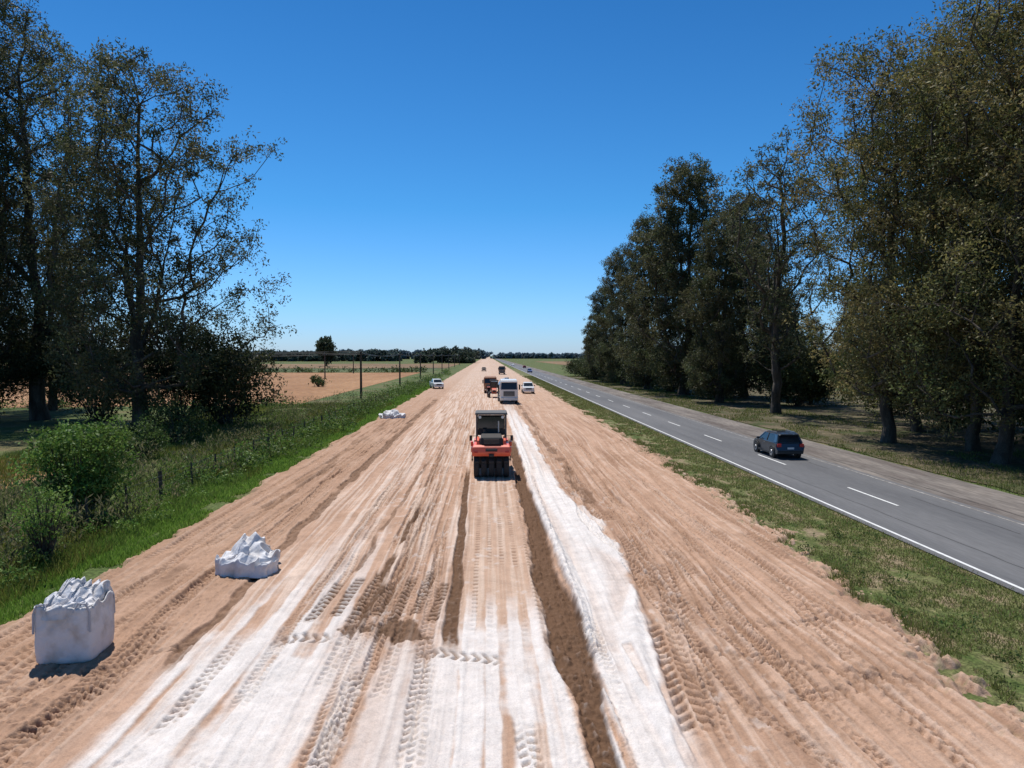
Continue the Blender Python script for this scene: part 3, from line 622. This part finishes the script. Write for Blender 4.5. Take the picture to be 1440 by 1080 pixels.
def truck(name, x, y, cabm, bodym, s=1.0, rz=0, kind='dump'):
    R = root(name, x, y, .17, rz, s)
    prism('cab', R, [(-3.6, .75), (-3.65, 1.9), (-3.45, 3.05), (-3.2, 3.3), (-1.6, 3.35), (-1.6, .75)], [1.22, 1.22, 1.14, 1.08, 1.08, 1.22], cabm, .06)
    plate('windscreen', R, [(-1.08, -3.665, 1.98), (1.08, -3.665, 1.98), (1.02, -3.5, 2.92), (-1.02, -3.5, 2.92)], M_glass, .03)
    box('sun_visor', R, (0, -3.62, 3.0), (2.15, .25, .16), cabm, .03)
    box('grille', R, (0, -3.67, 1.42), (1.5, .06, .66), M_blk, .02)
    for i in range(4): box('grille_slat', R, (0, -3.71, 1.18+.16*i), (1.4, .02, .03), M_steel, 0)
    box('bumper', R, (0, -3.66, .72), (2.42, .3, .42), cabm, .05)
    for sx in (-1, 1):
        box('headlamp', R, (sx*.93, -3.83, .78), (.36, .05, .18), M_lamp, .02)
        box('mirror', R, (sx*1.42, -3.5, 2.3), (.2, .12, .7), M_blk, .03); box('mirror_arm', R, (sx*1.3, -3.45, 2.6), (.25, .03, .03), M_blk, 0)
        plate('side_window', R, [(sx*1.2, -3.4, 2.05), (sx*1.2, -2.2, 2.05), (sx*1.13, -2.2, 2.85), (sx*1.13, -3.3, 2.85)], M_glass, .03)
        wheel(R, sx*1.03, -2.7, .52, .32, nm='front_wheel'); wheel(R, sx*.95, 1.6, .52, .5, nm='rear_wheel'); wheel(R, sx*.95, 2.9, .52, .5, nm='rear_wheel')
        box('fender', R, (sx*1.05, -2.7, 1.12), (.36, 1.2, .1), M_blk, .03)
    box('chassis_frame', R, (0, .4, .85), (.9, 7.4, .25), M_blk)
    if kind == 'dump':
        prism('dump_bed', R, [(-1.3, 1.15), (-1.4, 2.9), (-1.9, 3.0), (-1.9, 3.12), (-1.2, 3.1), (3.9, 2.7), (4.0, 1.5), (3.7, 1.15)], 1.22, bodym, .04)
        for yy in (-.6, .4, 1.4, 2.4, 3.3):
            for sx in (-1, 1): box('bed_rib', R, (sx*1.25, yy, 2.0), (.07, .1, 1.4), bodym, .01)
    else:
        cyl('tank', R, (0, 1.3, 2.15), 1.15, 5.2, 'Y', bodym, 32, .12); box('tank_saddle', R, (0, 1.3, 1.1), (1.6, 4.6, .3), M_blk)
        cyl('tank_hatch', R, (0, 1.3, 3.35), .3, .2, 'Z', M_steel)
    return R
truck('tanker_truck', 3.15, 111, M_white, M_steel, 1.12, math.radians(2), 'tank')
truck('dump_truck', .6, 141, M_or, M_or, 1.0)
truck('dump_truck', 5.7, 276, M_dust, M_dust, 1.0)
def tractor(x, y):
    R = root('farm_tractor', x, y, .17)
    for sx in (-1, 1):
        wheel(R, sx*.95, 1.0, .85, .5, nm='rear_wheel'); wheel(R, sx*.85, -1.3, .55, .35, nm='front_wheel')
        box('fender', R, (sx*.95, 1.0, 1.8), (.55, 1.3, .08), M_red, .03)
        for yy in (.1, 1.4): box('cab_post', R, (sx*.65, yy, 2.3), (.08, .08, 1.3), M_blk, 0)
        box('headlamp', R, (sx*.25, -2.03, 1.35), (.16, .04, .12), M_lamp, 0)
    prism('engine_hood', R, [(-2.0, .85), (-2.02, 1.45), (-1.8, 1.62), (.1, 1.75), (.1, .85)], [.38, .38, .36, .42, .42], M_red, .04)
    box('front_grille', R, (0, -2.03, 1.12), (.6, .04, .35), M_blk, 0)
    box('cab_glass', R, (0, .75, 2.25), (1.25, 1.3, 1.1), M_glass, .03); box('cab_roof', R, (0, .75, 2.97), (1.55, 1.65, .16), M_dark, .05)
    box('gearbox', R, (0, .7, 1.0), (.7, 1.8, .7), M_blk); cyl('exhaust', R, (.3, -.6, 2.1), .05, .9, 'Z', M_blk, 10, 0)
tractor(1.2, 124)
def pickup(name, x, y, mat, rz=0, s=1):
    R = root(name, x, y, .17, rz, s)
    prism('body', R, [(-2.55, .4), (-2.6, .85), (-2.5, 1.05), (-1.2, 1.18), (2.6, 1.18), (2.62, .5), (2.5, .4)], [.86, .88, .86, .9, .9, .9, .88], mat, .05)
    prism('cab', R, [(-1.35, 1.17), (-.6, 1.74), (-.3, 1.8), (.9, 1.8), (1.15, 1.17)], [.86, .70, .68, .68, .84], mat, .04)
    plate('windscreen', R, [(-.76, -1.27, 1.25), (.76, -1.27, 1.25), (.65, -.68, 1.7), (-.65, -.68, 1.7)], M_glass, .04)
    plate('rear_window', R, [(-.66, 1.12, 1.27), (.66, 1.12, 1.27), (.58, .95, 1.7), (-.58, .95, 1.7)], M_glass, .04)
    for sx in (-1, 1):
        plate('side_window', R, [(sx*.85, -1.0, 1.25), (sx*.85, .95, 1.25), (sx*.71, .8, 1.7), (sx*.71, -.5, 1.7)], M_glass, .03)
        wheel(R, sx*.82, -1.6, .38, .25); wheel(R, sx*.82, 1.6, .38, .25)
        box('headlamp', R, (sx*.68, -2.57, .88), (.3, .06, .17), M_lamp, .02); box('mirror', R, (sx*1.02, -.9, 1.3), (.18, .1, .16), M_blk, .02)
        box('bed_side', R, (sx*.87, 1.9, 1.25), (.06, 1.4, .14), mat, .02); box('tail_lamp', R, (sx*.82, 2.63, .95), (.1, .04, .3), M_tail, 0)
    box('grille', R, (0, -2.6, .85), (.95, .05, .2), M_blk, .01); box('bumper', R, (0, -2.62, .5), (1.75, .2, .25), mat, .04)
    return R
pickup('pickup_truck', 7.9, 138, M_white, 0, 1.2); pickup('pickup_truck', -11.2, 158, M_white, math.radians(14), 1.2)
pickup('pickup_truck', -1.5, 330, M_dust, 0, 1.1)
def car(name, x, y, mat, rz=0, s=1):
    R = root(name, x, y, .07, rz, s)
    prism('body', R, [(-2.12, .32), (-2.16, .55), (-2.08, .8), (-2.02, 1.0), (-1.2, 1.03), (.95, 1.02), (1.75, .9), (2.1, .72), (2.18, .5), (2.12, .26), (1.5, .22), (-1.6, .22)],
          [.84, .87, .88, .84, .87, .87, .82, .76, .76, .76, .84, .84], mat, .05)
    prism('greenhouse', R, [(-2.0, 1.0), (-1.72, 1.47), (-1.35, 1.55), (.05, 1.54), (.3, 1.45), (1.05, 1.0)], [.82, .66, .64, .64, .66, .82], M_glass, .03)
    prism('roof', R, [(-1.95, 1.46), (-1.8, 1.54), (-1.35, 1.60), (0, 1.59), (.3, 1.50), (.2, 1.47), (-1.6, 1.47)], [.6, .64, .66, .66, .66, .675, .675], mat, .02)
    for sx in (-1, 1):
        def q(y0, z0): return (sx*(.835-(z0-1)*.36), y0, z0)
        plate('rear_pillar', R, [q(-1.96, 1.02), q(-1.5, 1.02), q(-1.5, 1.3), q(-1.3, 1.5), q(-1.72, 1.5)], mat, .03)
        plate('centre_pillar', R, [q(-.42, 1.02), q(-.34, 1.02), q(-.36, 1.5), q(-.44, 1.5)], M_blk, .03)
        plate('front_pillar', R, [q(.9, 1.03), q(1.02, 1.03), q(.3, 1.5), q(.18, 1.5)], mat, .03)
        plate('tailgate_pillar', R, [(sx*.82, -2.04, 1.02), (sx*.70, -2.02, 1.02), (sx*.57, -1.76, 1.48), (sx*.67, -1.76, 1.48)], mat, .03)
        for yy in (-1.32, 1.32):
            cyl('wheel_arch', R, (sx*.80, yy, .36), .41, .18, 'X', M_blk, 28, 0); wheel(R, sx*.80, yy, .33, .22)
        box('tail_light', R, (sx*.72, -2.11, .86), (.26, .1, .2), M_tail, .02)
        box('door_mirror', R, (sx*.98, .72, 1.06), (.2, .12, .14), mat, .03); box('sill', R, (sx*.86, 0, .3), (.05, 1.9, .12), M_blk, .01)
        box('door_handle', R, (sx*.885, -.1, .88), (.02, .16, .03), M_steel, 0); box('headlamp', R, (sx*.6, 2.08, .68), (.3, .1, .14), M_lamp, .02)
        box('roof_rail', R, (sx*.58, -.7, 1.63), (.03, 1.4, .03), M_steel, 0)
    box('rear_bumper', R, (0, -2.14, .42), (1.6, .12, .2), M_blk, .03); box('number_plate', R, (0, -2.165, .68), (.42, .02, .12), M_plate, 0)
    box('rear_spoiler', R, (0, -1.93, 1.53), (1.15, .2, .04), mat, .01); box('rear_wiper', R, (.1, -1.96, 1.12), (.4, .02, .02), M_blk, 0)
    return R
car('hatchback_car', 21.75, 52.5, M_car, 0, 1.14)
car('hatchback_car', 18.7, 312, M_blue, math.pi, 1.1); car('hatchback_car', 18.7, 520, M_white, math.pi); car('hatchback_car', 22, 420, M_tail, 0)

# ------------------------------------------------------------------ bulk bags
m, nt, b = new_mat('woven_polypropylene'); L = nt.links.new
tc = nt.nodes.new('ShaderNodeTexCoord'); n1 = nt.nodes.new('ShaderNodeTexNoise'); n1.inputs['Scale'].default_value = 2.5; n1.inputs['Detail'].default_value = 6; L(tc.outputs['Object'], n1.inputs['Vector'])
rp = nt.nodes.new('ShaderNodeValToRGB'); rp.color_ramp.elements[0].color = (.48, .44, .41, 1); rp.color_ramp.elements[1].color = (.66, .65, .66, 1); rp.color_ramp.elements[0].position = .3; rp.color_ramp.elements[1].position = .55
L(n1.outputs['Fac'], rp.inputs[0]); L(rp.outputs[0], b.inputs['Base Color']); b.inputs['Roughness'].default_value = .7
n2 = nt.nodes.new('ShaderNodeTexNoise'); n2.inputs['Scale'].default_value = 4; n2.inputs['Detail'].default_value = 3; n2.inputs['Distortion'].default_value = 1.5; L(tc.outputs['Object'], n2.inputs['Vector'])
bp = nt.nodes.new('ShaderNodeBump'); bp.inputs['Strength'].default_value = .5; bp.inputs['Distance'].default_value = .06; L(n2.outputs['Fac'], bp.inputs['Height']); L(bp.outputs[0], b.inputs['Normal'])
M_bag = m; M_strap = solid('bag_strap', (.42, .42, .45), .8)
def ridged(x, y, s): return 1-np.abs(2*fbm(x, y, s, 2)-1)*2.6
def crumple(n, sx, sy, hh, seed, lumps, z0=0, base=.25, fr=1.5, fold=1.0):
    u = np.linspace(-1, 1, n); U, W_ = np.meshgrid(u, u)
    rr = np.sqrt(U**2+W_**2)+1e-6; an = np.arctan2(W_, U)
    mx = np.maximum(np.abs(U), np.abs(W_)); k_ = (mx/rr)**.6; Px = U*k_; Py = W_*k_
    out = 1+.25*(vn(np.cos(an)*1.6+5, np.sin(an)*1.6+5, seed)-.5)*2+.03*np.sin(an*9+seed)
    Px = Px*out; Py = Py*out
    q = ridged(Px*fr+seed+.4*Py, Py*fr, seed); q2 = ridged(Px*fr*2.1-Py, Py*fr*1.6+seed, seed+1)
    lump = np.zeros_like(Px)
    for (lx, ly_, lh, lr) in lumps:
        d = np.hypot(Px-lx, Py-ly_)/lr; lump = np.maximum(lump, lh*np.sqrt((1-d**2).clip(0, 1))**.8)
    env = ss(1.0, .93, mx)
    Zz = hh*env*(base+fold*(.14*q.clip(-.6, 1)+.12*q2.clip(-.6, 1))+lump)
    for _ in range(2):
        Zz[1:-1, 1:-1] = (Zz[1:-1, 1:-1]*2+Zz[:-2, 1:-1]+Zz[2:, 1:-1]+Zz[1:-1, :-2]+Zz[1:-1, 2:])/6
    bulge = 1+.10*ss(.15, .5, Zz/(hh+1e-6))
    V = np.stack([Px*sx/2*bulge+.07*q2*env, Py*sy/2*bulge+.07*q*env, z0+Zz.clip(-.03, 5)], -1).reshape(-1, 3)
    i = np.arange(n-1)[:, None]*n+np.arange(n-1)[None]; F = np.stack([i, i+1, i+1+n, i+n], -1).reshape(-1, 4)
    return V, F
def bulk_bag(x, y, rz, S=1.34, Hh=1.22):
    R = root('bulk_bag', x, y, .20, rz); k = 128
    an = np.linspace(0, 2*np.pi, k, endpoint=False)
    def ring(sc, z, amp=.02, sharp=7, wr=0):
        p = (np.abs(np.cos(an))**sharp+np.abs(np.sin(an))**sharp)**(-1/sharp)*S/2*sc
        d = 1+amp*(fbm(np.cos(an)*3+wr, np.sin(an)*3+z*1.6, 200, 3)-.5)*2
        return np.stack([np.cos(an)*p*d, np.sin(an)*p*d, np.full(k, z)], 1)
    rings = [ring(.93, 0, 0), ring(.98, .05, 0)]
    for t in np.linspace(.1, 1, 18): rings.append(ring(1+.035*math.sin(math.pi*t), t*Hh, .06))
    lip = .22*(fbm(np.cos(an)*2.5, np.sin(an)*2.5, 212, 3)-.4)
    for sc, dz in ((1.01, .06), (.985, .09), (.95, .05), (.93, -.05), (.9, -.2)):
        rg = ring(sc, Hh, .04); rg[:, 2] += dz+lip*1.5; rings.append(rg)
    V = np.concatenate(rings); nr = len(rings)
    F = [(a_*k+i, a_*k+(i+1) % k, (a_+1)*k+(i+1) % k, (a_+1)*k+i) for a_ in range(nr-1) for i in range(k)]
    ob = mesh_np('bag_body', V, np.array(F), M_bag, None, True); ob.parent = R
    V, F = crumple(100, S*.98, S*.98, .5, 14, [(-.15, .35, .72, .62), (.5, .45, .5, .42), (-.5, -.25, .30, .45), (.35, -.3, .22, .4)], Hh-.12, .35, 2.3, 1.5)
    ob = mesh_np('bag_top_liner', V, F, M_bag, None, True); ob.parent = R
    for sx, sy in ((-1, -1), (1, -1), (1, 1), (-1, 1)):
        c = S/2*.95
        pts = [(sx*c, sy*c, Hh*.62), (sx*c*.99, sy*c*.99, Hh*1.0), (sx*c*.86, sy*c*.99, Hh+.2), (sx*c*.6, sy*c*1.0, Hh+.22), (sx*c*.45, sy*c*1.06, Hh+.02)]
        Pn = np.array(pts); Vv, Ff = tubes(Pn[:-1], Pn[1:], np.full(4, .025), np.full(4, .025), 5); o = mesh_np('lifting_loop', Vv, Ff, M_strap); o.parent = R
bulk_bag(-10.1, 17.55, math.radians(4))
def slumped_bag(name, x, y, sx, sy, hh, seed, lumps, rz=0):
    V, F = crumple(120, sx, sy, hh, seed, lumps, 0, .22, 1.7, 1.3)
    ob = mesh_np(name, V, F, M_bag, None, True); ob.location = (x, y, .2); ob.rotation_euler[2] = rz; return ob
slumped_bag('slumped_bulk_bag', -8.2, 24.2, 2.0, 2.1, .88, 3, [(.05, .35, .85, .6), (.5, .0, .5, .5), (-.45, -.2, .40, .55), (.1, -.5, .22, .45)], .1)
slumped_bag('slumped_bulk_bag', -11.1, 84, 2.9, 2.6, .9, 8, [(.1, .2, .6, .6), (-.5, 0, .5, .5)], 1.0)

# ------------------------------------------------------------------ poles, wires, fence
M_wood = solid('weathered_wood', (.075, .06, .048), .9, 0, 0, .3, 6); M_wire = solid('wire', (.03, .03, .03), .6)
tops = []
for i, (x, y) in enumerate([(-21.5, 122), (-21.5, 176), (-21.5, 230), (-21.5, 285), (-21.5, 340), (-21.5, 400), (-21.5, 470), (-21.5, 550), (-110, 128), (-52, 230), (-56, 300)]):
    R = root('utility_pole', x, y); cyl('pole_shaft', R, (0, 0, 4.1), .22, 8.2, 'Z', M_wood, 12, 0, .15)
    box('crossarm', R, (0, 0, 7.7), (1.4, .12, .14), M_wood, .01)
    for sx in (-.55, 0, .55): cyl('insulator', R, (sx, 0, 7.86 if sx else 8.26), .05, .16, 'Z', M_steel, 8, 0)
    tops.append((x, y))
def wires(name, segs, rad, sag=.6, k=14):
    A = []; B = []
    for p, q in segs:
        p = np.array(p); q = np.array(q); t = np.linspace(0, 1, k)[:, None]; c = p+(q-p)*t; c[:, 2] -= 4*sag*(t*(1-t))[:, 0]; A.append(c[:-1]); B.append(c[1:])
    A = np.concatenate(A); B = np.concatenate(B); V, F = tubes(A, B, np.full(len(A), rad), np.full(len(A), rad), 4); return mesh_np(name, V, F, M_wire)
S = []
for a_, b_ in zip(tops[:7], tops[1:8]):
    for sx in (-.55, 0, .55): S.append(((a_[0]+sx, a_[1], 7.95), (b_[0]+sx, b_[1], 7.95)))
for dy in (-.6, 0, .6): S.append(((-21.5, 122+dy*.2, 7.95+dy*.4), (-110, 128+dy, 8.6+dy*.9)))
wires('power_line', S, .03)
S = [((-21.5, 122, 7.9+z), (-72, 60, 8.3+z)) for z in (0, .45)]
wires('power_line', S, .03, 1.0, 24)
R = root('utility_pole', -72, 60); cyl('pole_shaft', R, (0, 0, 4.3), .2, 8.8, 'Z', M_wood, 12, 0, .14); box('crossarm', R, (0, 0, 8.3), (1.4, .12, .14), M_wood, .01)
R = root('wire_fence', 0, 0)
A = []; B = []; rr = []
for i in range(75):
    y = 20+i*3.6; x = -17.1+rng.normal()*.08; A.append([x, y, -.1]); B.append([x+rng.normal()*.06, y+rng.normal()*.05, 1.35+rng.normal()*.06]); rr.append(.055 if i % 5 else .10)
Vv, Ff = tubes(np.array(A), np.array(B), np.array(rr), np.array(rr)*.9, 6); o = mesh_np('fence_posts', Vv, Ff, M_wood); o.parent = R
o = wires('fence_wires', [((-17.1, 20, z), (-17.1, 286, z)) for z in (.3, .6, .9, 1.2)], .008, 0, 3); o.parent = R
